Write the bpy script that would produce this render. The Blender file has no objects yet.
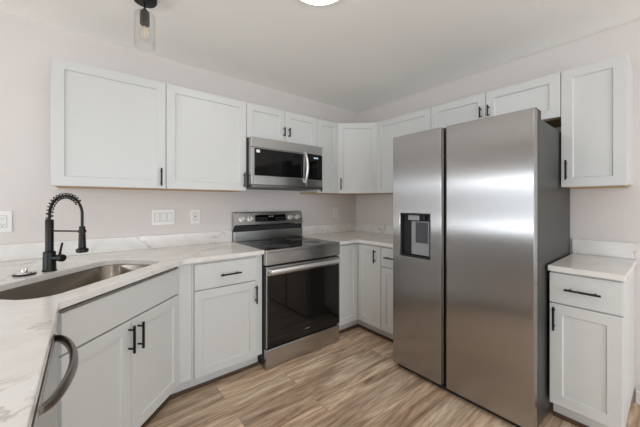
import bpy, bmesh, math, random
from mathutils import Vector, Matrix
random.seed(4)
PI = math.pi
scene = bpy.context.scene
COL = scene.collection

# ---------------------------------------------------------------- camera
F_PX = 289.02
YAW = -39.109
cam_d = bpy.data.cameras.new('camera')
cam = bpy.data.objects.new('camera', cam_d)
COL.objects.link(cam)
cam.location = (-2.7271, -2.6137, 1.2755)
cam.rotation_euler = (PI/2, 0, math.radians(YAW))
cam_d.sensor_width = 36.0
cam_d.lens = F_PX/640.0*36.0
cam_d.shift_y = -10.8/640.0
cam_d.clip_start = 0.02
scene.camera = cam

# ---------------------------------------------------------------- world, lights, exposure
world = bpy.data.worlds.new('world')
scene.world = world
world.use_nodes = True
bg = world.node_tree.nodes['Background']
bg.inputs[0].default_value = (0.80, 0.88, 1.0, 1)
bg.inputs[1].default_value = 1.0
scene.view_settings.view_transform = 'Standard'
scene.view_settings.look = 'None'
scene.view_settings.gamma = 1.0
scene.view_settings.use_curve_mapping = False
scene.view_settings.exposure = 0.10
scene.cycles.max_bounces = 14
scene.cycles.diffuse_bounces = 12
scene.cycles.glossy_bounces = 6
scene.cycles.transparent_max_bounces = 12

ROOM_X, ROOM_Y, H = -5.6, -5.6, 2.445

def area(name, loc, rot, sx, sy, power, color):
    l = bpy.data.lights.new(name, 'AREA'); l.shape = 'RECTANGLE'
    l.size = sx; l.size_y = sy; l.energy = power; l.color = color
    o = bpy.data.objects.new(name, l); COL.objects.link(o)
    o.location = loc; o.rotation_euler = rot
    return o
DAY = (0.86, 0.94, 1.0)
# daylight entering at the left wall window (facing +x); the rear light (facing +y) is added fill
area('daylight_left_upper', (ROOM_X-0.06, -1.90, 1.70), (0, -PI/2, 0), 0.13, 3.0, 18, DAY)
area('daylight_left_middle', (ROOM_X-0.10, -1.90, 1.24), (0, -PI/2, 0), 0.70, 3.0, 13, DAY)
area('daylight_left_lower', (ROOM_X-0.06, -1.90, 0.80), (0, -PI/2, 0), 0.10, 3.0, 15, DAY)
area('fill_rear', (-2.2, ROOM_Y-0.06, 1.12), (PI/2+.5, 0, 0), 3.2, 1.9, 66, DAY)  # added fill behind the camera, tilted up to brighten the ceiling

# ---------------------------------------------------------------- materials
def srgb(r, g, b):
    f = lambda c: (c/255/12.92) if c/255 <= 0.04045 else ((c/255+0.055)/1.055)**2.4
    return (f(r), f(g), f(b), 1)
def mat(name, color, rough=0.5, metal=0.0, **kw):
    m = bpy.data.materials.new(name); m.use_nodes = True
    b = m.node_tree.nodes['Principled BSDF']
    b.inputs['Base Color'].default_value = color
    b.inputs['Roughness'].default_value = rough
    b.inputs['Metallic'].default_value = metal
    for k, v in kw.items():
        b.inputs[k].default_value = v
    return m
def N(m, t): return m.node_tree.nodes.new(t)
def L(m, a, b): m.node_tree.links.new(a, b)
def bsdf(m): return m.node_tree.nodes['Principled BSDF']

def noise_bump(m, scale, strength, dist=0.002):
    tc = N(m, 'ShaderNodeTexCoord'); n = N(m, 'ShaderNodeTexNoise'); bp = N(m, 'ShaderNodeBump')
    n.inputs['Scale'].default_value = scale; n.inputs['Detail'].default_value = 4
    bp.inputs['Strength'].default_value = strength; bp.inputs['Distance'].default_value = dist
    L(m, tc.outputs['Object'], n.inputs['Vector']); L(m, n.outputs['Fac'], bp.inputs['Height'])
    L(m, bp.outputs['Normal'], bsdf(m).inputs['Normal'])
    return n
def speckle(m, c1, c2, scale):
    tc = N(m, 'ShaderNodeTexCoord'); n = N(m, 'ShaderNodeTexNoise'); r = N(m, 'ShaderNodeValToRGB')
    n.inputs['Scale'].default_value = scale; n.inputs['Detail'].default_value = 3
    r.color_ramp.elements[0].position = .35; r.color_ramp.elements[1].position = .65
    r.color_ramp.elements[0].color = c1; r.color_ramp.elements[1].color = c2
    L(m, tc.outputs['Object'], n.inputs['Vector']); L(m, n.outputs['Fac'], r.inputs['Fac'])
    L(m, r.outputs['Color'], bsdf(m).inputs['Base Color'])

M = {}
M['wall'] = mat('wall_paint', srgb(218, 212, 209), 0.7)
noise_bump(M['wall'], 160, .12)
M['ceiling'] = mat('ceiling_paint', srgb(247, 247, 244), 0.85)
noise_bump(M['ceiling'], 90, .2)
M['trim'] = mat('trim_paint', srgb(232, 231, 227), 0.4)
M['cab'] = mat('cabinet_paint', srgb(208, 209, 207), 0.38)
noise_bump(M['cab'], 220, .03)
M['black'] = mat('black_metal', srgb(18, 17, 17), 0.38, 0.3)
speckle(M['black'], srgb(15, 14, 14), srgb(21, 20, 20), 40)
M['blackglass'] = mat('black_glass', (0.004, 0.004, 0.004, 1), 0.06, IOR=1.38)
M['ovenglass'] = mat('oven_glass', (0.010, 0.009, 0.008, 1), 0.05, 0.0)
M['dark'] = mat('dark_enamel', (0.018, 0.018, 0.02, 1), 0.45)
M['void'] = mat('dark_plastic', (0.01, 0.01, 0.01, 1), 0.6)
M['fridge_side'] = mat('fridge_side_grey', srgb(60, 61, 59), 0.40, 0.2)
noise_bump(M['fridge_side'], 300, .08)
M['plastic_w'] = mat('white_plastic', srgb(234, 232, 228), 0.35)
M['plastic_g'] = mat('grey_plastic', srgb(150, 152, 156), 0.35, .3)
M['plastic_dg'] = mat('dark_grey_plastic', srgb(70, 72, 78), 0.35, .2)
M['chrome'] = mat('chrome', (0.8, 0.8, 0.8, 1), 0.12, 1.0)
M['birch'] = mat('birch_underside', srgb(196, 164, 122), 0.6)
M['shoe'] = mat('brown_shoe_moulding', srgb(84, 62, 47), 0.5)
M['kick_brown'] = mat('brown_base_edge', srgb(120, 96, 76), 0.6)  # plain brown for the cabinet base edge

def steel(name, base, rough, aniso, along='Z', bands=1.0):
    m = mat(name, base, rough, 1.0)
    b = bsdf(m)
    tc = N(m, 'ShaderNodeTexCoord'); mp = N(m, 'ShaderNodeMapping'); n = N(m, 'ShaderNodeTexNoise')
    L(m, tc.outputs['Object'], mp.inputs['Vector'])
    mp.inputs['Scale'].default_value = (2, 2, 400) if along == 'X' else (400, 400, 2)
    L(m, mp.outputs['Vector'], n.inputs['Vector'])
    n.inputs['Scale'].default_value = 1.0; n.inputs['Detail'].default_value = 5
    mr = N(m, 'ShaderNodeMapRange')
    mr.inputs['To Min'].default_value = rough*0.93; mr.inputs['To Max'].default_value = rough*1.1
    L(m, n.outputs['Fac'], mr.inputs['Value']); L(m, mr.outputs['Result'], b.inputs['Roughness'])
    if aniso:
        b.inputs['Anisotropic'].default_value = aniso
        tg = N(m, 'ShaderNodeTangent'); tg.direction_type = 'RADIAL'; tg.axis = 'Z'
        L(m, tg.outputs['Tangent'], b.inputs['Tangent'])
        b.inputs['Anisotropic Rotation'].default_value = 0.0
    return m
M['steel'] = steel('brushed_steel', (0.49, 0.485, 0.47, 1), 0.26, 0.0, 'X')
M['steel_f'] = steel('fridge_brushed_steel', (0.40, 0.39, 0.385, 1), 0.245, 1.0, 'X')
M['steel_sink'] = steel('sink_steel', (0.27, 0.235, 0.195, 1), 0.24, 0.0, 'X')
M['steel_dark'] = mat('dark_satin_steel', (0.24, 0.225, 0.21, 1), 0.3, 1.0)
M['knob'] = mat('knob_steel', (0.80, 0.79, 0.77, 1), 0.30, 0.75)

# white quartz with faint grey brown veins
def marble():
    m = mat('veined_quartz', srgb(232, 228, 222), 0.16)
    tc = N(m, 'ShaderNodeTexCoord')
    n1 = N(m, 'ShaderNodeTexNoise'); n1.inputs['Scale'].default_value = 1.7; n1.inputs['Detail'].default_value = 5
    L(m, tc.outputs['Object'], n1.inputs['Vector'])
    sub = N(m, 'ShaderNodeVectorMath'); sub.operation = 'MULTIPLY_ADD'
    sub.inputs[1].default_value = (.9, .9, .9)
    L(m, n1.outputs['Color'], sub.inputs[0]); L(m, tc.outputs['Object'], sub.inputs[2])
    n2 = N(m, 'ShaderNodeTexNoise'); n2.inputs['Scale'].default_value = 2.0; n2.inputs['Detail'].default_value = 7; n2.inputs['Roughness'].default_value = .62
    L(m, sub.outputs[0], n2.inputs['Vector'])
    a = N(m, 'ShaderNodeMath'); a.operation = 'SUBTRACT'; a.inputs[1].default_value = .5
    L(m, n2.outputs['Fac'], a.inputs[0])
    ab = N(m, 'ShaderNodeMath'); ab.operation = 'ABSOLUTE'; L(m, a.outputs[0], ab.inputs[0])
    r = N(m, 'ShaderNodeValToRGB')
    r.color_ramp.elements[0].position = 0.0; r.color_ramp.elements[0].color = (1, 1, 1, 1)
    r.color_ramp.elements[1].position = 0.018; r.color_ramp.elements[1].color = (0, 0, 0, 1)
    L(m, ab.outputs[0], r.inputs['Fac'])
    n3 = N(m, 'ShaderNodeTexNoise'); n3.inputs['Scale'].default_value = 3.3; n3.inputs['Detail'].default_value = 2
    L(m, tc.outputs['Object'], n3.inputs['Vector'])
    r3 = N(m, 'ShaderNodeValToRGB'); r3.color_ramp.elements[0].position = .44; r3.color_ramp.elements[1].position = .60
    L(m, n3.outputs['Fac'], r3.inputs['Fac'])
    mu = N(m, 'ShaderNodeMath'); mu.operation = 'MULTIPLY'
    L(m, r.outputs['Color'], mu.inputs[0]); L(m, r3.outputs['Color'], mu.inputs[1])
    # soft clouds
    n4 = N(m, 'ShaderNodeTexNoise'); n4.inputs['Scale'].default_value = 5; n4.inputs['Detail'].default_value = 6
    L(m, sub.outputs[0], n4.inputs['Vector'])
    r4 = N(m, 'ShaderNodeValToRGB'); r4.color_ramp.elements[0].position = .35; r4.color_ramp.elements[1].position = .7
    r4.color_ramp.elements[0].color = srgb(232, 231, 228); r4.color_ramp.elements[1].color = srgb(218, 214, 209)
    L(m, n4.outputs['Fac'], r4.inputs['Fac'])
    mx = N(m, 'ShaderNodeMixRGB'); mx.inputs[2].default_value = srgb(146, 130, 118)
    m2 = N(m, 'ShaderNodeMath'); m2.operation = 'MULTIPLY'; m2.inputs[1].default_value = .55
    L(m, mu.outputs[0], m2.inputs[0]); L(m, m2.outputs[0], mx.inputs[0]); L(m, r4.outputs['Color'], mx.inputs[1])
    L(m, mx.outputs[0], bsdf(m).inputs['Base Color'])
    return m
M['quartz'] = marble()

# wood look planks running along x
def planks():
    m = mat('oak_plank_floor', (1, 1, 1, 1), 0.42)
    tc = N(m, 'ShaderNodeTexCoord')
    br = N(m, 'ShaderNodeTexBrick'); br.offset = .37; br.offset_frequency = 2; br.squash = 1
    br.inputs['Scale'].default_value = 1; br.inputs['Brick Width'].default_value = 1.22; br.inputs['Row Height'].default_value = .178
    br.inputs['Mortar Size'].default_value = .0012; br.inputs['Mortar Smooth'].default_value = .1; br.inputs['Bias'].default_value = 0
    br.inputs['Color1'].default_value = (0, 0, 0, 1); br.inputs['Color2'].default_value = (1, 1, 1, 1); br.inputs['Mortar'].default_value = (.5, .5, .5, 1)
    mp0 = N(m, 'ShaderNodeMapping'); mp0.inputs['Location'].default_value = (.35, .06, 0)
    L(m, tc.outputs['Object'], mp0.inputs['Vector']); L(m, mp0.outputs['Vector'], br.inputs['Vector'])
    # per plank offset of the grain
    off = N(m, 'ShaderNodeVectorMath'); off.operation = 'MULTIPLY_ADD'; off.inputs[1].default_value = (7.3, 5.1, 3.7)
    L(m, br.outputs['Color'], off.inputs[0]); L(m, tc.outputs['Object'], off.inputs[2])
    mp = N(m, 'ShaderNodeMapping'); mp.inputs['Scale'].default_value = (1.1, 11, 1)
    L(m, off.outputs[0], mp.inputs['Vector'])
    n = N(m, 'ShaderNodeTexNoise'); n.inputs['Scale'].default_value = 1.6; n.inputs['Detail'].default_value = 8; n.inputs['Roughness'].default_value = .62; n.inputs['Distortion'].default_value = .9
    L(m, mp.outputs['Vector'], n.inputs['Vector'])
    r = N(m, 'ShaderNodeValToRGB')
    e = r.color_ramp.elements
    e[0].position = .30; e[0].color = srgb(122, 96, 76)
    e[1].position = .70; e[1].color = srgb(214, 197, 175)
    k = e.new(.5); k.color = srgb(178, 155, 132)
    L(m, n.outputs['Fac'], r.inputs['Fac'])
    # fine grain
    mp2 = N(m, 'ShaderNodeMapping'); mp2.inputs['Scale'].default_value = (7, 75, 1)
    L(m, off.outputs[0], mp2.inputs['Vector'])
    n2 = N(m, 'ShaderNodeTexNoise'); n2.inputs['Scale'].default_value = 1; n2.inputs['Detail'].default_value = 3
    L(m, mp2.outputs['Vector'], n2.inputs['Vector'])
    r2 = N(m, 'ShaderNodeValToRGB'); r2.color_ramp.elements[0].position = .36; r2.color_ramp.elements[0].color = (.74, .71, .68, 1)
    r2.color_ramp.elements[1].position = .56; r2.color_ramp.elements[1].color = (1, 1, 1, 1)
    L(m, n2.outputs['Fac'], r2.inputs['Fac'])
    mul = N(m, 'ShaderNodeMixRGB'); mul.blend_type = 'MULTIPLY'; mul.inputs[0].default_value = 1
    L(m, r.outputs['Color'], mul.inputs[1]); L(m, r2.outputs['Color'], mul.inputs[2])
    # plank tint
    r5 = N(m, 'ShaderNodeValToRGB'); r5.color_ramp.elements[0].color = (1.14, 1.14, 1.14, 1); r5.color_ramp.elements[1].color = (1.62, 1.61, 1.61, 1)
    L(m, br.outputs['Color'], r5.inputs['Fac'])
    mul2 = N(m, 'ShaderNodeMixRGB'); mul2.blend_type = 'MULTIPLY'; mul2.inputs[0].default_value = 1
    L(m, mul.outputs[0], mul2.inputs[1]); L(m, r5.outputs['Color'], mul2.inputs[2])
    mx = N(m, 'ShaderNodeMixRGB'); mx.inputs[2].default_value = srgb(84, 66, 52)
    fm = N(m, 'ShaderNodeMath'); fm.operation = 'MULTIPLY'; fm.inputs[1].default_value = .7
    L(m, br.outputs['Fac'], fm.inputs[0]); L(m, fm.outputs[0], mx.inputs[0]); L(m, mul2.outputs[0], mx.inputs[1])
    L(m, mx.outputs[0], bsdf(m).inputs['Base Color'])
    return m
M['floor'] = planks()

def emis(name, color, s):
    m = mat(name, (0, 0, 0, 1), .5)
    bsdf(m).inputs['Emission Color'].default_value = color
    bsdf(m).inputs['Emission Strength'].default_value = s
    return m
M['lamp'] = emis('lit_diffuser', (1, .985, .97, 1), 22)
M['filament'] = emis('warm_filament', (1, .72, .42, 1), .7)
M['digits'] = emis('display_digits', (.75, .9, 1, 1), 1.0)

def thin_glass(name, fac, tint=(1, 1, 1, 1)):
    m = bpy.data.materials.new(name); m.use_nodes = True
    nt = m.node_tree; nt.nodes.clear()
    o = nt.nodes.new('ShaderNodeOutputMaterial'); mix = nt.nodes.new('ShaderNodeMixShader')
    t = nt.nodes.new('ShaderNodeBsdfTransparent'); t.inputs[0].default_value = tint
    g = nt.nodes.new('ShaderNodeBsdfGlossy'); g.inputs['Roughness'].default_value = .03
    lw = nt.nodes.new('ShaderNodeLayerWeight'); lw.inputs['Blend'].default_value = fac
    nt.links.new(lw.outputs['Facing'], mix.inputs[0]); nt.links.new(t.outputs[0], mix.inputs[1]); nt.links.new(g.outputs[0], mix.inputs[2])
    nt.links.new(mix.outputs[0], o.inputs[0])
    return m
M['glass'] = thin_glass('clear_glass', .12, (.99, .99, .985, 1))
M['pane'] = thin_glass('window_glass', .1)

# ---------------------------------------------------------------- mesh helpers
class MB:
    def __init__(s): s.bm = bmesh.new()
    def box(s, a, b, bev=0.0, seg=2):
        x0, y0, z0 = [min(p, q) for p, q in zip(a, b)]; x1, y1, z1 = [max(p, q) for p, q in zip(a, b)]
        t = bmesh.new()
        bmesh.ops.create_cube(t, size=1)
        for v in t.verts:
            v.co = Vector(((x0+x1)/2+v.co.x*(x1-x0), (y0+y1)/2+v.co.y*(y1-y0), (z0+z1)/2+v.co.z*(z1-z0)))
        if bev: bmesh.ops.bevel(t, geom=t.edges[:], offset=bev, segments=seg, affect='EDGES', profile=.5)
        return s._join(t)
    def _join(s, t):
        me = bpy.data.meshes.new('tmp'); t.to_mesh(me); t.free(); s.bm.from_mesh(me); bpy.data.meshes.remove(me); return s
    def prism(s, pts, z0, z1, bev=0.0):
        t = bmesh.new()
        vs = [t.verts.new((x, y, z0)) for x, y in pts]
        f = t.faces.new(vs)
        ex = bmesh.ops.extrude_face_region(t, geom=[f])
        for v in [g for g in ex['geom'] if isinstance(g, bmesh.types.BMVert)]: v.co.z = z1
        bmesh.ops.recalc_face_normals(t, faces=t.faces[:])
        if bev: bmesh.ops.bevel(t, geom=t.edges[:], offset=bev, segments=2, affect='EDGES', profile=.5)
        return s._join(t)
    def tube(s, pts, r, seg=12, cap=True, closed=False):
        pts = [Vector(p) for p in pts]; n = len(pts)
        rs = r if isinstance(r, (list, tuple)) else [r]*n
        t = bmesh.new(); rings = []; up = None
        for i, p in enumerate(pts):
            d = (pts[min(i+1, n-1)]-pts[max(i-1, 0)]).normalized()
            if up is None:
                up = Vector((0, 0, 1)) if abs(d.z) < .9 else Vector((1, 0, 0))
            u = (up-d*up.dot(d)).normalized(); up = u; w = d.cross(u)
            rings.append([t.verts.new(p+(u*math.cos(2*PI*k/seg)+w*math.sin(2*PI*k/seg))*rs[i]) for k in range(seg)])
        for a, b in zip(rings, rings[1:]):
            for k in range(seg): t.faces.new((a[k], a[(k+1) % seg], b[(k+1) % seg], b[k]))
        if cap: t.faces.new(rings[0][::-1]); t.faces.new(rings[-1])
        bmesh.ops.recalc_face_normals(t, faces=t.faces[:])
        return s._join(t)
    def lathe(s, prof, c=(0, 0, 0), axis='Z', seg=32):
        t = bmesh.new(); rings = []
        for r, h in prof:
            ring = []
            for k in range(seg):
                a = 2*PI*k/seg; x, y = r*math.cos(a), r*math.sin(a)
                if axis == 'Z': co = (x, y, h)
                elif axis == 'Y': co = (x, h, y)
                else: co = (h, x, y)
                ring.append(t.verts.new(Vector(co)+Vector(c)))
            rings.append(ring)
        for a, b in zip(rings, rings[1:]):
            for k in range(seg): t.faces.new((a[k], a[(k+1) % seg], b[(k+1) % seg], b[k]))
        if prof[0][0] > 1e-6: t.faces.new(rings[0][::-1])
        if prof[-1][0] > 1e-6: t.faces.new(rings[-1])
        bmesh.ops.remove_doubles(t, verts=t.verts[:], dist=1e-6)
        bmesh.ops.recalc_face_normals(t, faces=t.faces[:])
        return s._join(t)
    def shaker(s, x0, z0, x1, z1, t=.02, rail=.057, dep=.009):
        """door slab, front at y=-t, with a recessed centre panel"""
        b = bmesh.new()
        def ring(i, y): return [b.verts.new(p) for p in ((x0+i, y, z0+i), (x1-i, y, z0+i), (x1-i, y, z1-i), (x0+i, y, z1-i))]
        rs = [ring(0, 0), ring(0, -t+.002), ring(.002, -t), ring(rail, -t), ring(rail+.005, -t+dep)]
        for p, q in zip(rs, rs[1:]):
            for k in range(4): b.faces.new((p[k], p[(k+1) % 4], q[(k+1) % 4], q[k]))
        b.faces.new(rs[-1]); b.faces.new(rs[0][::-1])
        bmesh.ops.recalc_face_normals(b, faces=b.faces[:])
        return s._join(b)
    def xf(s, mtx): s.bm.transform(mtx); return s
    def build(s, name, m, parent=None, smooth=False, mats=None):
        me = bpy.data.meshes.new(name); s.bm.normal_update(); s.bm.to_mesh(me); s.bm.free()
        for q in (mats or [m]): me.materials.append(q)
        if smooth:
            for p in me.polygons: p.use_smooth = True
            me.set_sharp_from_angle(angle=math.radians(38))
        o = bpy.data.objects.new(name, me); COL.objects.link(o)
        if parent: o.parent = parent
        return o
def thing(name, label, cat, loc=(0, 0, 0), rot=0, group=None):
    o = bpy.data.objects.new(name, None); COL.objects.link(o)
    o.empty_display_size = .1
    o.location = loc; o.rotation_euler = (0, 0, rot); o['label'] = label; o['category'] = cat
    if group: o['group'] = group
    return o
def tag(o, label, cat, group=None):
    o['label'] = label; o['category'] = cat
    if group: o['group'] = group
    return o
def struct(o): o['kind'] = 'structure'; return o

# ---------------------------------------------------------------- room shell
T = .12
struct(MB().box((ROOM_X-T, ROOM_Y-T, -.08), (T, T, 0)).build('floor', M['floor']))
struct(MB().box((ROOM_X-T, ROOM_Y-T, H), (T, T, H+.1)).build('ceiling', M['ceiling']))
struct(MB().box((ROOM_X-T, 0, 0), (T, T, H)).build('wall_back', M['wall']))
struct(MB().box((0, ROOM_Y-T, 0), (T, 0, H)).build('wall_right', M['wall']))
wl = MB()   # left wall with a wide window opening
wl.box((ROOM_X-T, -3.4, 0), (ROOM_X, -.4, .70)); wl.box((ROOM_X-T, -3.4, 1.81), (ROOM_X, -.4, H))
wl.box((ROOM_X-T, ROOM_Y, 0), (ROOM_X, -3.4, H)); wl.box((ROOM_X-T, -.4, 0), (ROOM_X, 0, H))
struct(wl.build('wall_left', M['wall']))
wr = MB()
wr.box((ROOM_X-T, ROOM_Y-T, 0), (-3.9, ROOM_Y, H)); wr.box((-.5, ROOM_Y-T, 0), (0, ROOM_Y, H))
wr.box((-3.9, ROOM_Y-T, 0), (-.5, ROOM_Y, .08)); wr.box((-3.9, ROOM_Y-T, 2.10), (-.5, ROOM_Y, H))
struct(wr.build('wall_rear', M['wall']))
w1 = MB()
for z in (.70, .86, 1.59, 1.77): w1.box((ROOM_X-.05, -3.4, z), (ROOM_X+.012, -.4, z+.04), .004)
for y in (-3.4, -1.92, -.44): w1.box((ROOM_X-.05, y, .70), (ROOM_X+.012, y+.04, 1.81), .004)
w1 = struct(w1.build('window_1', M['trim']))
w2 = MB()  # unseen rear opening, placed and sized to carry the added fill
for z in (.08, 2.06): w2.box((-3.9, ROOM_Y-.05, z), (-.5, ROOM_Y+.012, z+.04), .004)
for x in (-3.9, -2.22, -.54): w2.box((x, ROOM_Y-.05, .08), (x+.04, ROOM_Y+.012, 2.10), .004)
w2 = struct(w2.build('rear_fill_window', M['trim']))
struct(MB().box((-.014, ROOM_Y, 0), (0, -2.452, .085), .004).build('baseboard_right', M['trim']))
struct(MB().box((ROOM_X, ROOM_Y, 0), (ROOM_X+.014, 0, .085), .004).build('baseboard_left', M['trim']))
struct(MB().box((ROOM_X+.014, -.014, 0), (-3.47, 0, .085), .004).build('baseboard_back', M['trim']))
struct(MB().box((ROOM_X+.014, ROOM_Y, 0), (-.014, ROOM_Y+.014, .085), .004).build('baseboard_rear', M['trim']))
# thin strip where the right wall meets the ceiling
struct(MB().box((-.006, ROOM_Y, H-.012), (0, 0, H-.002), .002).build('trim_1', M['wall']))

# ---------------------------------------------------------------- cabinets
def pull(parent, x, z, vert=True, ln=.135, y=-.02, name='handle'):
    m = MB(); h = ln/2
    if vert:
        m.box((x-.0055, y-.036, z-h), (x+.0055, y-.026, z+h), .0025)
        for s in (-1, 1): m.tube([(x, y, z+s*h*.68), (x, y-.029, z+s*h*.68)], .0045, 10)
    else:
        m.box((x-h, y-.036, z-.0055), (x+h, y-.026, z+.0055), .0025)
        for s in (-1, 1): m.tube([(x+s*h*.68, y, z), (x+s*h*.68, y-.029, z)], .0045, 10)
    return m.build(name, M['black'], parent)
def door(parent, x0, z0, x1, z1, rail=.057, hx=None, hz=None, vert=True, ln=.135):
    d = MB().shaker(x0, z0, x1, z1, rail=rail).build('door', M['cab'], parent)
    if hx is not None: pull(d, hx, hz, vert, ln)
    return d
def slab(parent, x0, z0, x1, z1, name='drawer', hx=None, hz=None, ln=.16):
    d = MB().box((x0, -.02, z0), (x1, 0, z1), .002).build(name, M['cab'], parent)
    if hx is not None: pull(d, hx, hz, False, ln)
    return d

G = .002
UZ0, UZ1 = 1.374, 2.130
def upper(label, loc, rot, w, z0, z1, doors, depth=.305, under=True):
    """loc = left front corner of the carcass (x,y); doors = list of (x0,x1,hx,hz)"""
    t = thing('wall_cabinet', label, 'cabinet', (loc[0], loc[1], z0), rot)
    h = z1-z0
    MB().box((0, .0005, .012 if under else 0), (w, depth, h), .001).build('body', M['cab'], t)
    if under: MB().box((.016, .018, 0), (w-.016, depth, .0115)).build('underside_panel', M['birch'], t)
    for x0, x1, hx, hz in doors:
        door(t, x0+G, .002, x1-G, h-.002, hx=hx, hz=(hz-z0) if hz else None, ln=.125 if h > .5 else .085)
    return t
UY = -.305
upper('leftmost wide white wall cabinet, above the sink faucet', (-2.882, UY), 0, .603, UZ0, UZ1, [(0, .603, .569, 1.456)])
upper('white wall cabinet directly left of the microwave', (-2.279, UY), 0, .612, UZ0, UZ1, [(0, .612, .584, 1.465)])
upper('short two-door white wall cabinet on top of the microwave', (-1.667, UY), 0, .762, 1.829, UZ1,
      [(0, .381, .364, 1.928), (.381, .762, .398+.021, 1.928)])
upper('narrow white wall cabinet between microwave and corner cabinet', (-.905, UY), 0, .295, UZ0, UZ1, [(0, .295, .036, 1.45)])
# diagonal corner cabinet (pentagon)
t = thing('wall_cabinet', 'angled white wall cabinet in the corner of the room', 'cabinet', (-.61, -.305, UZ0), -PI/4)
R = Matrix.Rotation(PI/4, 4, 'Z') @ Matrix.Translation((.61, .305, 0))
MB().prism([(-.609, -.305), (-.305, -.609), (-.001, -.609), (-.001, -.001), (-.609, -.001)], .012, UZ1-UZ0).xf(R).build('body', M['cab'], t)
MB().prism([(-.59, -.30), (-.30, -.59), (-.02, -.59), (-.02, -.02), (-.59, -.02)], 0, .0115).xf(R).build('underside_panel', M['birch'], t)
dw = .305*2**.5
door(t, .008, .002, dw-.008, UZ1-UZ0-.002, hx=.042, hz=1.474-UZ0, ln=.125)
upper('white wall cabinet between corner cabinet and refrigerator top', (-.305, -.612), -PI/2, .619, UZ0, UZ1, [(0, .619, .585, 1.45)])
upper('low two-door white wall cabinet above the refrigerator', (-.305, -1.231), -PI/2, .911, 1.835, UZ1,
      [(0, .456, .424, 1.977), (.456, .911, .481, 1.977)])
upper('tall narrow white wall cabinet right of the refrigerator', (-.305, -2.142), -PI/2, .300, UZ0, UZ1, [(0, .300, .030, 1.485)])

# base cabinets
CT0, CT = .884, .914
BZ = .114
def base_body(t, w, depth=.608, name='body'):
    return MB().box((0, .0005, BZ), (w, depth, CT0-.002), .001).build(name, M['cab'], t)
def kick(t, x0, x1, y0=.072, y1=.09):
    MB().box((x0, y0, 0), (x1, y1, BZ)).build('toe_kick', M['cab'], t)
    MB().box((x0, y0-.012, 0), (x1, y0-.0005, .024), .003).build('shoe_moulding', M['shoe'], t)
BY = -.61
# left of the range: drawer over door
t = thing('base_cabinet', 'white base cabinet with drawer over door, left of the range', 'cabinet', (-2.185, BY, 0), 0)
base_body(t, .513); kick(t, 0, .513)
slab(t, .014, .697, .459, .866, hx=.252, hz=.778, ln=.15)
door(t, .014, .118, .459, .690, hx=.446, hz=.595)
# sink cabinet (angled)
P0 = Vector((-2.838, -1.176)); P1 = Vector((-2.272, -.61)); W = (P1-P0).length
t = thing('sink_cabinet', 'angled white sink base cabinet with false front and two doors', 'cabinet', (P0.x, P0.y, 0), PI/4)
R = Matrix.Rotation(-PI/4, 4, 'Z') @ Matrix.Translation((-P0.x, -P0.y, 0))
MB().box((0, .0005, BZ), (W, .02, CT0-.024)).build('face_frame', M['cab'], t)
MB().box((0, .0205, BZ), (.018, .5, CT0-.002)).build('side_panel', M['cab'], t)
MB().box((W-.018, .0205, BZ), (W, .5, CT0-.002)).build('side_panel', M['cab'], t)
MB().box((.0185, .0205, BZ), (W-.0185, .5, BZ+.018)).build('bottom_panel', M['cab'], t)
kick(t, 0, W+.028)
MB().prism([(-2.272, -.6095), (-2.1865, -.6095), (-2.1865, -.59), (-2.272, -.59)], 0.114, CT0-.002).xf(R).build('filler', M['cab'], t)
MB().prism([(-2.300, -.538), (-2.1865, -.538), (-2.1865, -.520), (-2.300, -.520)], 0, .1135).xf(R).build('toe_kick', M['cab'], t)
MB().prism([(-2.305, -.550), (-2.1865, -.550), (-2.1865, -.5385), (-2.302, -.5385)], 0, .024).xf(R).build('shoe_moulding', M['shoe'], t)
u0 = (P0.x+P0.y)/2**.5
fx0, fxm, fx1 = -2.797-u0, -2.446-u0, -2.044-u0
slab(t, fx0, .704, fx1, .859, name='false_front')
door(t, fx0, .118, fxm-G, .694, hx=fxm-.022, hz=.608)
door(t, fxm+G, .118, fx1, .694, hx=fxm+.040, hz=.603)

# L corner base (lazy susan) right of the range
t = thing('base_cabinet', 'white L-shaped corner base cabinet between range and right wall', 'cabinet', (-.61, -.61, 0), 0)
R = Matrix.Translation((.61, .61, 0))
MB().prism([(-.901, -.001), (-.001, -.001), (-.001, -.914), (-.6095, -.914), (-.6095, -.6095), (-.901, -.6095)], BZ, CT0-.002).xf(R).build('body', M['cab'], t)
MB().prism([(-.901, -.538), (-.901, -.52), (-.52, -.52), (-.52, -.914), (-.538, -.914), (-.538, -.538)], 0, BZ-.0005).xf(R).build('toe_kick', M['cab'], t)
MB().prism([(-.901, -.55), (-.901, -.5385), (-.5385, -.5385), (-.5385, -.914), (-.55, -.914), (-.55, -.55)], 0, .024).xf(R).build('shoe_moulding', M['shoe'], t)
door(t, -.285, .118, -.022, .868)
e = MB().shaker(.022, .118, .300, .868); e.xf(Matrix.Rotation(-PI/2, 4, 'Z'))
e = e.build('door', M['cab'], t)
hm = MB(); hx, hz, h = .243, .778, .0625
hm.box((hx-.0055, -.056, hz-h), (hx+.0055, -.046, hz+h), .0025)
for s in (-1, 1): hm.tube([(hx, -.02, hz+s*h*.68), (hx, -.049, hz+s*h*.68)], .0045, 10)
hm.xf(Matrix.Rotation(-PI/2, 4, 'Z')).build('handle', M['black'], e)
# drawer base left of fridge
t = thing('base_cabinet', 'white drawer base cabinet half hidden behind the refrigerator', 'cabinet', (-.61, -.9155, 0), -PI/2)
base_body(t, .300); kick(t, 0, .300)
slab(t, .002, .697, .298, .868, hx=.13, hz=.785, ln=.15)
door(t, .002, .118, .298, .690)
# right of fridge
t = thing('base_cabinet', 'white base cabinet with drawer over door, right of the refrigerator', 'cabinet', (-.61, -2.150, 0), -PI/2)
base_body(t, .300); kick(t, 0, .300)
slab(t, .001, .704, .297, .872, hx=.146, hz=.790, ln=.15)
door(t, .001, .118, .297, .696, hx=.024, hz=.615)

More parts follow.
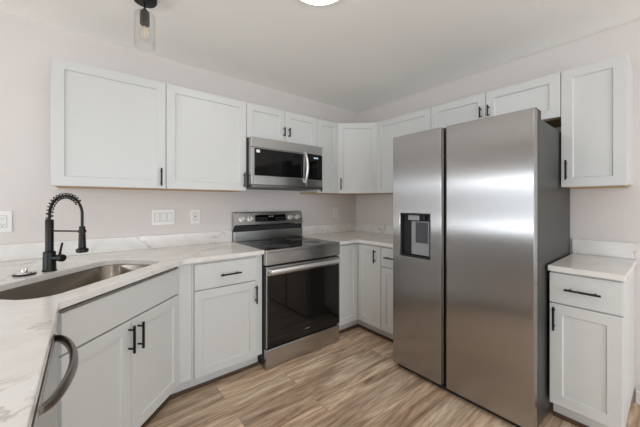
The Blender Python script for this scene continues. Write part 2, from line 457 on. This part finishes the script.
# ---------------------------------------------------------------- dishwasher (in the left arm, facing +x)
DWX = -2.838
t = thing('dishwasher', 'stainless dishwasher with bowed handle, under the left counter arm', 'dishwasher', (DWX, -1.967, 0), PI/2)
DWW = .597
MB().box((0, .0005, .09), (DWW, .57, .87), .003).build('body', M['dark'], t)
MB().box((.01, .04, 0), (DWW-.01, .06, .09)).build('toe_kick', M['dark'], t)
dd = MB().box((.002, -.041, .105), (DWW-.002, 0, .862), .004).build('door', M['steel'], t)
MB().box((.002, -.030, .8625), (DWW-.002, 0, .874), .002).build('control_strip', M['void'], t)
n = 24; pts = []
m = MB(); b = bmesh.new(); rings = []
for i in range(n+1):
    s = i/n; x = .158+s*.400; bow = math.sin(PI*s)**.6
    yy = -.041-.047*bow; tp = .6+.4*math.sin(PI*s)**.5; th = .0095*tp; hh = .017*tp
    ring = []
    for k in range(14):
        a = 2*PI*k/14
        ring.append(b.verts.new((x, yy+th*math.cos(a), .858+hh*math.sin(a))))
    rings.append(ring)
for p, q in zip(rings, rings[1:]):
    for k in range(14): b.faces.new((p[k], p[(k+1) % 14], q[(k+1) % 14], q[k]))
b.faces.new(rings[0][::-1]); b.faces.new(rings[-1]); bmesh.ops.recalc_face_normals(b, faces=b.faces[:])
m._join(b); m.build('handle', M['steel_dark'], dd, smooth=True)
# filler between the dishwasher and the sink cabinet, and end panel of the arm
t = thing('filler_panel', 'white filler strip between dishwasher and sink cabinet', 'filler panel', (DWX, -1.366, 0), PI/2)
MB().box((0, -.022, BZ), (.186, .0195, CT0-.002), .001).build('face', M['cab'], t)
kick(t, 0, .150)
tag(MB().box((-3.43, -1.990, 0), (DWX+.018, -1.970, CT0-.002), .001).build('end_panel', M['cab']), 'white end panel closing the left counter arm', 'end panel')
tag(MB().box((-3.43, -1.9695, 0), (-3.412, -.002, CT0-.002), .001).build('back_panel', M['cab']), 'white panel backing the left counter arm', 'back panel')

# ---------------------------------------------------------------- countertops
SC_U, SC_V, SU, SV = -2.450, 1.418, .372, .190     # sink centre (rotated frame) and half sizes
def rounded(cu, cv, a, b, r, n=8):
    pts = []
    for (sx, sy, a0) in ((1, 1, 0), (-1, 1, PI/2), (-1, -1, PI), (1, -1, 1.5*PI)):
        for k in range(n+1):
            q = a0+PI/2*k/n
            pts.append((cu+sx*(a-r)+r*math.cos(q), cv+sy*(b-r)+r*math.sin(q)))
    return pts
def uv2xy(p): u, v = p; return ((u-v)/2**.5, (u+v)/2**.5)
sink_loop = [uv2xy(p) for p in rounded(SC_U, SC_V, SU, SV, .095)]
def arc_corner(a, c, b, r, n=5):
    a, c, b = Vector(a), Vector(c), Vector(b)
    d1 = (a-c).normalized(); d2 = (b-c).normalized(); ang = d1.angle(d2)
    t = r/math.tan(ang/2); p1 = c+d1*t; p2 = c+d2*t
    ctr = c+(d1+d2).normalized()*(r/math.sin(ang/2)); out = []
    for k in range(n+1):
        q = p1.lerp(p2, k/n); out.append(tuple(ctr+(q-ctr).normalized()*r))
    return out
def slab_hole(outer, inner, z0, z1):
    b = bmesh.new()
    def loop(pts):
        vs = [b.verts.new((x, y, z0)) for x, y in pts]
        return [b.edges.new((vs[i], vs[(i+1) % len(vs)])) for i in range(len(vs))]
    es = loop(outer)+loop(inner)
    r = bmesh.ops.triangle_fill(b, edges=es, use_beauty=True)
    fs = [g for g in r['geom'] if isinstance(g, bmesh.types.BMFace)]
    ex = bmesh.ops.extrude_face_region(b, geom=fs)
    for v in [g for g in ex['geom'] if isinstance(g, bmesh.types.BMVert)]: v.co.z = z1
    bmesh.ops.recalc_face_normals(b, faces=b.faces[:])
    m = MB(); m._join(b); return m
def bev(o, w=.003):
    md = o.modifiers.new('edge', 'BEVEL'); md.width = w; md.segments = 2; md.limit_method = 'ANGLE'; md.angle_limit = math.radians(60)
    return o
XL = -2.80
outer = [(-1.669, -.001), (-1.669, -.645)]
outer += arc_corner((-1.669, -.645), (-2.25, -.648), (XL, -1.196), .06)
outer += arc_corner((-2.25, -.648), (XL, -1.196), (XL, -2.0), .03)
outer += [(XL, -2.02), (-3.47, -2.02), (-3.47, -.001)]
t = thing('countertop', 'white veined quartz countertop around the sink, left of the range', 'countertop', (-2.45, -.35, CT0), 0)
R = Matrix.Translation((2.45, .35, -CT0))
bev(slab_hole(outer, sink_loop, CT0, CT).xf(R).build('slab', M['quartz'], t))
MB().box((-3.47, -.020, CT+.0005), (-1.669, -.001, 1.018), .002).xf(R).build('backsplash', M['quartz'], t)
t = thing('countertop', 'white veined quartz countertop in the corner between range and refrigerator', 'countertop', (-.45, -.45, CT0), 0)
R = Matrix.Translation((.45, .45, -CT0))
cr = arc_corner((-.9, -.648), (-.648, -.648), (-.648, -1.2), .02)
bev(MB().prism([(-.903, -.001), (-.903, -.648)]+cr+[(-.648, -1.219), (-.001, -1.219), (-.001, -.001)], CT0, CT).xf(R).build('slab', M['quartz'], t))
MB().prism([(-.903, -.001), (-.903, -.020), (-.020, -.020), (-.020, -1.219), (-.001, -1.219), (-.001, -.001)], CT+.0005, 1.018).xf(R).build('backsplash', M['quartz'], t)
t = thing('countertop', 'small white quartz countertop right of the refrigerator', 'countertop', (-.32, -2.3, CT0), 0)
R = Matrix.Translation((.32, 2.3, -CT0))
bev(MB().prism([(-.650, -2.147), (-.001, -2.147), (-.001, -2.459), (-.650, -2.459)], CT0, CT).xf(R).build('slab', M['quartz'], t))
MB().box((-.020, -2.459, CT+.0005), (-.001, -2.147, 1.018), .002).xf(R).build('backsplash', M['quartz'], t)

# ---------------------------------------------------------------- sink
cx, cy = uv2xy((SC_U, SC_V))
t = thing('sink', 'undermount stainless steel sink set at an angle in the corner counter', 'sink', (cx, cy, CT0-.21), PI/4)
b = bmesh.new(); rings = []
# (half-size growth, z, corner radius); outside then inside
for g, z, rr in ((.022, .2095, .1), (.004, .2095, .1), (.002, .205, .1), (-.010, .03, .085), (-.022, .010, .075), (-.05, .002, .06), (-.17, 0, .02)):
    rings.append([b.verts.new((x, y, z)) for x, y in rounded(0, 0, SU+g, SV+g, max(rr, .012))])
for p, q in zip(rings, rings[1:]):
    for k in range(len(p)): b.faces.new((p[k], p[(k+1) % len(p)], q[(k+1) % len(q)], q[k]))
b.faces.new(rings[-1]); bmesh.ops.recalc_face_normals(b, faces=b.faces[:])
m = MB(); m._join(b); bowl = m.build('bowl', M['steel_sink'], t, smooth=True)
sd = bowl.modifiers.new('thick', 'SOLIDIFY'); sd.thickness = .0012; sd.offset = 0
MB().lathe([(.057, .001), (.055, .004), (.042, .005), (.040, -.004), (0, -.004)], (0.02, .03, .001)).build('drain', M['chrome'], t, smooth=True)

# ---------------------------------------------------------------- faucet, local +x = over the sink
fxy = (-2.873, -.524)
t = thing('faucet', 'matte black spring-neck pull-down kitchen faucet behind the sink', 'faucet', (fxy[0], fxy[1], CT+.0005), -PI/4)
MB().lathe([(.0, 0), (.030, 0), (.030, .006), (.0275, .010), (.0265, .10), (.024, .103), (.0175, .106), (.0175, .268), (.015, .272), (.0, .272)]).build('body', M['black'], t, smooth=True)
ax = .095; zt = .300; zr = .098
def arch(s):  # s 0..1 from post top up over and down
    if s < .08: q = s/.08; return Vector((0, 0, .262+q*(zt-.262)))
    q = (s-.08)/.92
    a = PI-q*PI*1.02
    return Vector((ax+ax*math.cos(a), 0, zt+zr*max(math.sin(a), -.2)))
pts = [arch(i/60) for i in range(61)]
end = pts[-1]
pts2 = pts+[Vector((2*ax, 0, .26)), Vector((2*ax, 0, .225))]
hose = MB().tube(pts2, .0066, 12).build('hose', M['black'], t, smooth=True)
# spring coil over the first 80 percent
sp = []; turns = 15; K = turns*12; s_end = .80
for i in range(K+1):
    s = i/K*s_end; p = arch(s); d = (arch(min(s+.004, 1))-arch(max(s-.004, 0))).normalized()
    w = Vector((0, 1, 0)); u = w.cross(d).normalized(); a = 2*PI*turns*i/K
    sp.append(p+(u*math.cos(a)+w*math.sin(a))*.0140)
MB().tube(sp, .0026, 6).build('spring', M['black'], t, smooth=True)
MB().lathe([(0, .238), (.012, .238), (.0135, .232), (.0135, .205), (.0125, .200), (.0145, .196), (.0160, .140), (.0165, .125), (.0265, .120), (.0265, .106), (.022, .102), (0, .102)], (2*ax, 0, 0)).build('spray_head', M['black'], t, smooth=True)
MB().tube([(.0, 0, .212), (2*ax-.012, 0, .212)], .0042, 10).lathe([(.0165, .205), (.0178, .205), (.0178, .219), (.0165, .219)], (2*ax, 0, 0)).build('support_arm', M['black'], t, smooth=True)
m = MB().lathe([(0, .020), (.0165, .020), (.0165, .062), (.019, .064), (.019, .078), (.016, .083), (0, .083)], (0, 0, .070), 'X')
m.tube([(.058, 0, .082), (.062, -.0, .10), (.075, 0, .150)], [.0062, .0055, .0048], 10)
m.build('lever_handle', M['black'], t, smooth=True)

# sink stopper lying on the counter
t = thing('sink_strainer', 'black-rimmed chrome sink strainer lying on the counter left of the faucet', 'sink strainer', (-2.962, -.560, CT+.0005), 0)
MB().lathe([(0, 0), (.040, 0), (.044, .003), (.044, .006), (.040, .008), (0, .008)]).build('rim', M['black'], t, smooth=True)
MB().lathe([(.034, .008), (.030, .0125), (.020, .015), (.012, .017), (.010, .023), (.016, .026), (.013, .031), (0, .032)]).build('basket', M['chrome'], t, smooth=True)

# ---------------------------------------------------------------- range
RX0, RX1 = -1.6665, -.9055; RW = RX1-RX0
t = thing('range', 'freestanding stainless electric range with black glass cooktop', 'range', (RX0, -.62, 0), 0)
# local: y=0 at body front; doors reach y=-.045
MB().box((.003, 0, .03), (RW-.003, .600, .893), .003).build('body', M['dark'], t)
for x in (.05, RW-.05):
    MB().lathe([(.0, 0), (.02, 0), (.018, .03), (0, .03)], (x, .06, 0)).build('foot', M['void'], t)
m = MB().box((0, -.046, .893), (RW, -.018, .914), .004); m.box((0, -.0185, .8935), (.014, .545, .913), .003); m.box((RW-.014, -.0185, .8935), (RW, .545, .913), .003)
top = m.build('cooktop_frame', M['steel'], t)
MB().box((.0145, -.0175, .8935), (RW-.0145, .545, .9135), .002).build('cooktop_glass', M['blackglass'], t)
for x, y, r in ((.19, .12, .105), (.57, .12, .085), (.19, .39, .08), (.57, .39, .105)):
    MB().lathe([(r-.0012, 0), (r, 0), (r, .0003), (r-.0012, .0003), (r-.0012, 0)], (x, y, .9136), seg=48).build('burner_ring', M['plastic_dg'], t)
# front apron with framed rectangle
m = MB().box((0, -.044, .797), (RW, -.0005, .8925), .004)
for a, bb in (((.06, -.046, .868), (RW-.05, -.0435, .873)), ((.06, -.046, .822), (RW-.05, -.0435, .827)), ((.06, -.046, .8275), (.065, -.0435, .8675)), ((RW-.055, -.046, .8275), (RW-.05, -.0435, .8675))):
    m.box(a, bb, .001)
m.build('front_apron', M['steel'], t)
# oven door
m = MB().box((.004, -.034, .165), (RW-.004, -.0005, .785), .004)
od = m.build('oven_door', M['dark'], t)
MB().box((.004, -.044, .715), (RW-.004, -.0345, .785), .003).build('door_rail', M['steel'], od)
MB().box((.012, -.043, .170), (RW-.012, -.0345, .7145), .003).build('window', M['ovenglass'], od)
MB().box((.004, -.044, .165), (.0115, -.0345, .7145), .001).build('door_edge', M['steel'], od)
MB().box((RW-.0115, -.044, .165), (RW-.004, -.0345, .7145), .001).build('door_edge', M['steel'], od)
m = MB().box((.022, -.088, .738), (RW-.022, -.066, .769), .009, 3)
for x in (.036, RW-.036): m.box((x-.012, -.072, .742), (x+.012, -.044, .765), .003)
m.build('handle', M['knob'], od, smooth=True)
MB().box((.365, -.0436, .222), (.415, -.0430, .227)).build('emblem', M['plastic_g'], od)
MB().box((.004, -.042, .010), (RW-.004, -.0005, .155), .005).build('storage_drawer', M['steel'], t)
# backguard: riser plus inclined control panel
MB().box((0, .548, .9145), (RW, .615, 1.006), .003).build('backguard_riser', M['steel'], t)
b = MB(); q = bmesh.new()
prof = [(.545, 1.068), (.565, 1.178), (.575, 1.186), (.615, 1.186), (.615, 1.010), (.590, 1.010)]
a0 = [q.verts.new((0, y, z)) for y, z in prof]; a1 = [q.verts.new((RW, y, z)) for y, z in prof]
for k in range(len(prof)): q.faces.new((a0[k], a0[(k+1) % 6], a1[(k+1) % 6], a1[k]))
q.faces.new(a0[::-1]); q.faces.new(a1); bmesh.ops.recalc_face_normals(q, faces=q.faces[:])
bmesh.ops.bevel(q, geom=q.edges[:], offset=.002, segments=2, affect='EDGES')
b._join(q); cp = b.build('control_panel', M['steel'], t)
MB().box((.002, .556, 1.0065), (RW-.002, .5735, 1.062), .002).build('vent_slot', M['void'], t)
tilt = math.atan2(.02, .110)
def onpanel(x, z):   # point on the inclined face
    return Vector((x, .545+(z-1.068)*.02/.110, z))
RT = Matrix.Rotation(-tilt, 4, 'X')
p = onpanel(RW/2+.0, 1.124)
MB().box((-.172, -.003, -.033), (.172, .002, .033), .0015).xf(Matrix.Translation(p) @ RT).build('display', M['blackglass'], cp)
sym = [(-.024+k, .008, .008, .014) for k in (0, .012, .030, .042)]
sym += [(-.155+i*.02, -.02+j*.02, .009, .003) for i in range(6) for j in range(2)]
sym += [(.055+i*.018, -.02+j*.02, .007, .003) for i in range(6) for j in range(2)]
for x, z, w_, h_ in sym:
    MB().box((x, -.0042, z), (x+w_, -.0034, z+h_)).xf(Matrix.Translation(p) @ RT).build('display_symbol', M['plastic_g'], cp)
for x in (.072, .158, .610, .699):
    p = onpanel(x, 1.124)
    k = MB().lathe([(0, -.030), (.018, -.030), (.020, -.027), (.021, -.006), (.026, -.005), (.026, 0), (0, 0)], axis='Y', seg=28)
    k.box((-.003, -.0315, -.018), (.003, -.029, .018), .0008)
    k.xf(Matrix.Translation(p) @ RT).build('knob', M['knob'], cp, smooth=True)

# ---------------------------------------------------------------- microwave
t = thing('microwave', 'stainless over-the-range microwave mounted under the short wall cabinet', 'microwave', (RX0, -.37, 1.405), 0)
MW, MH = RW, .418
MB().box((.002, 0, 0), (MW-.002, .360, MH), .003).build('body', M['dark'], t)
MB().box((.0, -.040, .333), (MW, -.0005, MH), .004).build('top_panel', M['steel'], t)
m = MB().box((0, -.040, .022), (.032, -.0005, .332), .003); m.box((.0325, -.040, .022), (.565, -.0005, .100), .003)
m.box((.0325, -.040, .325), (.565, -.0005, .332), .002); m.box((.535, -.040, .1005), (.565, -.0005, .3245), .003)
md = m.build('door', M['steel'], t)
MB().box((.0328, -.038, .1008), (.5345, -.003, .3245), .001).build('window', M['blackglass'], md)
pts = []
for i in range(17):
    s = i/16; pts.append((.548, -.040-.042*math.sin(PI*s)**.6, .062+s*.282))
MB().tube(pts, [.0095+.003*math.sin(PI*i/16) for i in range(17)], 14).build('handle', M['knob'], md, smooth=True)
cpn = MB().box((.566, -.040, .092), (MW, -.0005, .332), .003).build('control_panel', M['blackglass'], t)
MB().box((.566, -.040, .022), (MW, -.0005, .0915), .003).build('lower_trim', M['steel'], t)
for i in range(3):
    for j in range(6): MB().box((.640+i*.028, -.0408, .115+j*.024), (.652+i*.028, -.0401, .119+j*.024)).build('button', M['plastic_dg'], cpn)
for x in (.655, .667, .683, .695): MB().box((x, -.0408, .295), (x+.008, -.0401, .308)).build('display_digit', M['digits'], cpn)
MB().box((.048, -.0388, .292), (.080, -.0380, .316)).build('sticker', M['plastic_w'], md)
MB().box((.01, -.036, -.0), (MW-.01, -.0005, .0215), .003).build('vent_grille', M['steel_dark'], t)

# ---------------------------------------------------------------- refrigerator (faces -x)
FX = -.869
t = thing('refrigerator', 'stainless side-by-side refrigerator with ice and water dispenser', 'refrigerator', (FX, -1.2274, 0), -PI/2)
FW_ = .9118
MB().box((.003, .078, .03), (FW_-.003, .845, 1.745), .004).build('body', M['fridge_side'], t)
MB().box((.01, .060, .035), (FW_-.01, .0775, 1.735)).build('gasket', M['void'], t)
MB().box((.02, .04, .004), (FW_-.02, .10, .029), .003).build('base_grille', M['void'], t)
for x in (.07, FW_-.07):
    for y in (.12, .78): MB().lathe([(0, 0), (.022, 0), (.022, .03), (0, .03)], (x, y, 0)).build('foot', M['void'], t)
LW = .393; Z0f, Z1f = .045, 1.784
# left door with dispenser recess
dx0, dx1, dz0, dz1 = .066, .312, .876, 1.196
def framed_door(x0, x1, z0, z1, h):
    b = bmesh.new(); yb = .0595
    xs = [x0, h[0], h[1], x1]; zs = [z0, h[2], h[3], z1]
    fr = [[b.verts.new((x, 0, z)) for z in zs] for x in xs]
    for i in range(3):
        for j in range(3):
            if (i, j) == (1, 1): continue
            b.faces.new((fr[i][j], fr[i+1][j], fr[i+1][j+1], fr[i][j+1]))
    hi = [fr[1][1], fr[2][1], fr[2][2], fr[1][2]]
    inn = [b.verts.new((v.co.x, .045, v.co.z)) for v in hi]
    for k in range(4): b.faces.new((hi[k], hi[(k+1) % 4], inn[(k+1) % 4], inn[k]))
    b.faces.new(inn)
    out = [fr[i][0] for i in range(4)]+[fr[3][j] for j in range(1, 4)]+[fr[i][3] for i in (2, 1, 0)]+[fr[0][2], fr[0][1]]
    back = [b.verts.new((v.co.x, yb, v.co.z)) for v in out]
    n = len(out)
    for k in range(n): b.faces.new((out[k], out[(k+1) % n], back[(k+1) % n], back[k]))
    b.faces.new(back)
    bmesh.ops.recalc_face_normals(b, faces=b.faces[:])
    m = MB(); m._join(b); return m
ld = bev(framed_door(0, LW, Z0f, Z1f, (dx0, dx1, dz0, dz1)).build('door', M['steel_f'], t), .004)
rd = MB().box((.427, 0, Z0f), (FW_, .0595, Z1f), .004).build('door', M['steel_f'], t)
# pocket grips in the gap
MB().box((LW+.0005, .010, Z0f+.01), (LW+.012, .0590, Z1f-.004)).build('handle', M['steel_dark'], ld)
MB().box((.416, .014, Z0f+.01), (.4265, .0590, Z1f-.004)).build('handle', M['void'], rd)
# dispenser
m = MB()
m.box((dx0+.001, .002, dz0+.001), (dx0+.010, .0445, dz1-.001)); m.box((dx1-.008, .002, dz0+.001), (dx1-.001, .0445, dz1-.001))
m.box((dx0+.0105, .002, dz0+.001), (dx1-.0085, .0445, dz0+.014)); m.box((dx0+.0105, .002, dz1-.010), (dx1-.0085, .0445, dz1-.001))
m.box((dx0+.0105, .034, dz0+.0145), (dx1-.0085, .0445, dz1-.0105))
dp = m.build('dispenser', M['void'], ld)
MB().box((dx0+.085, .020, dz0+.020), (dx1-.012, .0335, dz1-.055), .003).build('back_plate', M['plastic_g'], dp)
MB().box((dx0+.125, .010, dz0+.110), (dx1-.030, .0195, dz1-.062), .003).build('paddle', M['plastic_dg'], dp)
MB().box((dx0+.065, .004, dz1-.050), (dx0+.155, .0335, dz1-.012), .006).build('ice_chute', M['plastic_g'], dp)
MB().lathe([(0, 0), (.012, 0), (.014, .03), (0, .03)], (dx0+.19, .018, dz1-.045)).build('water_spout', M['black'], dp)
# hinge covers
for x in (.012, FW_-.040):
    MB().box((x, .062, 1.7455), (x+.032, .16, 1.800), .004).build('hinge_cover', M['dark'], t)

# ---------------------------------------------------------------- wall plates
def plate(label, name, cat, x, z, w, h, kind):
    t = thing(name, label, cat, (x, -.0005, z), 0)
    MB().box((-w/2, -.006, -h/2), (w/2, 0, h/2), .002).build('cover_plate', M['plastic_w'], t)
    if kind == 'switch':
        for k in (-1, 0, 1):
            MB().box((k*.046-.0185, -.0078, -.035), (k*.046+.0185, -.0061, .035), .0006).build('rocker_gap_shade', M['plastic_g'], t)  # grey rim paints the shaded gap around each rocker
            MB().box((k*.046-.0165, -.011, -.033), (k*.046+.0165, -.0079, .033), .0012).build('rocker', M['trim'], t)
    else:
        MB().box((-.0185, -.0068, -.036), (.0185, -.0061, .036), .0003).build('receptacle_gap_shade', M['plastic_g'], t)  # grey rim paints the shaded gap around the receptacle
        MB().box((-.0168, -.0085, -.034), (.0168, -.0069, .034), .0007).build('receptacle', M['trim'], t)
        for s in (-1, 1):
            for q in (-.006, .006): MB().box((q-.001, -.0090, s*.019-.004), (q+.001, -.0086, s*.019+.004)).build('slot', M['void'], t)
            MB().box((-.002, -.0090, s*.019-.0115), (.002, -.0086, s*.019-.008)).build('slot', M['void'], t)
        if kind == 'gfci': MB().box((-.007, -.0095, -.004), (.007, -.0086, .004), .0004).build('test_button', M['dark'], t)
    return t
plate('white duplex outlet on the wall left of the faucet', 'outlet', 'outlet', -3.120, 1.160, .080, .130, 'outlet')
plate('white triple rocker switch plate under the wall cabinets', 'light_switch', 'switch', -2.236, 1.158, .165, .124, 'switch')
plate('white outlet with reset button between switch plate and range', 'outlet', 'outlet', -1.991, 1.156, .078, .124, 'gfci')
plate('small white outlet on the wall right of the range', 'outlet', 'outlet', -.362, 1.160, .078, .120, 'outlet')

# ---------------------------------------------------------------- ceiling lights
def flush(label, x, y, group=None):
    t = thing('ceiling_light', label, 'ceiling light', (x, y, H-.001), 0, group)
    MB().lathe([(0, 0), (.165, 0), (.165, -.012), (.158, -.018), (.150, -.018), (.150, -.010), (0, -.010)], seg=48).build('rim', M['trim'], t, smooth=True)
    MB().lathe([(.1495, -.0105), (.1495, -.018), (.140, -.026), (.10, -.034), (0, -.038)], seg=48).build('diffuser', M['lamp'], t, smooth=True)
flush('round flush white ceiling light, lit, in the middle of the kitchen ceiling', -1.765, -1.425)
flush('unseen round ceiling light added behind the camera as fill', -3.0, -4.0)  # extra lamp outside the view, added to raise the light level

t = thing('pendant_light', 'small black pendant light with clear glass shade and filament bulb', 'pendant light', (-2.468, -.741, H), 0)
MB().lathe([(0, -.001), (.062, -.001), (.062, -.035), (.055, -.046), (.012, -.052), (0, -.052)]).build('canopy', M['black'], t, smooth=True)
MB().tube([(0, 0, -.03), (0, 0, -.085)], .004, 10).build('stem', M['black'], t)
MB().lathe([(0, -.084), (.008, -.086), (.022, -.104), (.024, -.112), (.024, -.172), (.020, -.178), (0, -.178)]).build('socket', M['black'], t, smooth=True)
MB().lathe([(.0245, -.108), (.048, -.116), (.051, -.128), (.051, -.300), (.0497, -.300), (.0497, -.130), (.047, -.118), (.0245, -.110)], seg=40).build('glass_shade', M['glass'], t, smooth=True)
bu = MB().lathe([(.013, -.173), (.014, -.185), (.026, -.205), (.031, -.225), (.028, -.245), (.014, -.262), (0, -.266)]).build('bulb', M['glass'], t, smooth=True)
m = MB()
for k in range(4):
    a = k*PI/2; m.tube([(.006*math.cos(a), .006*math.sin(a), -.180), (.013*math.cos(a), .013*math.sin(a), -.240)], .0011, 6)
m.build('filament', M['filament'], bu)
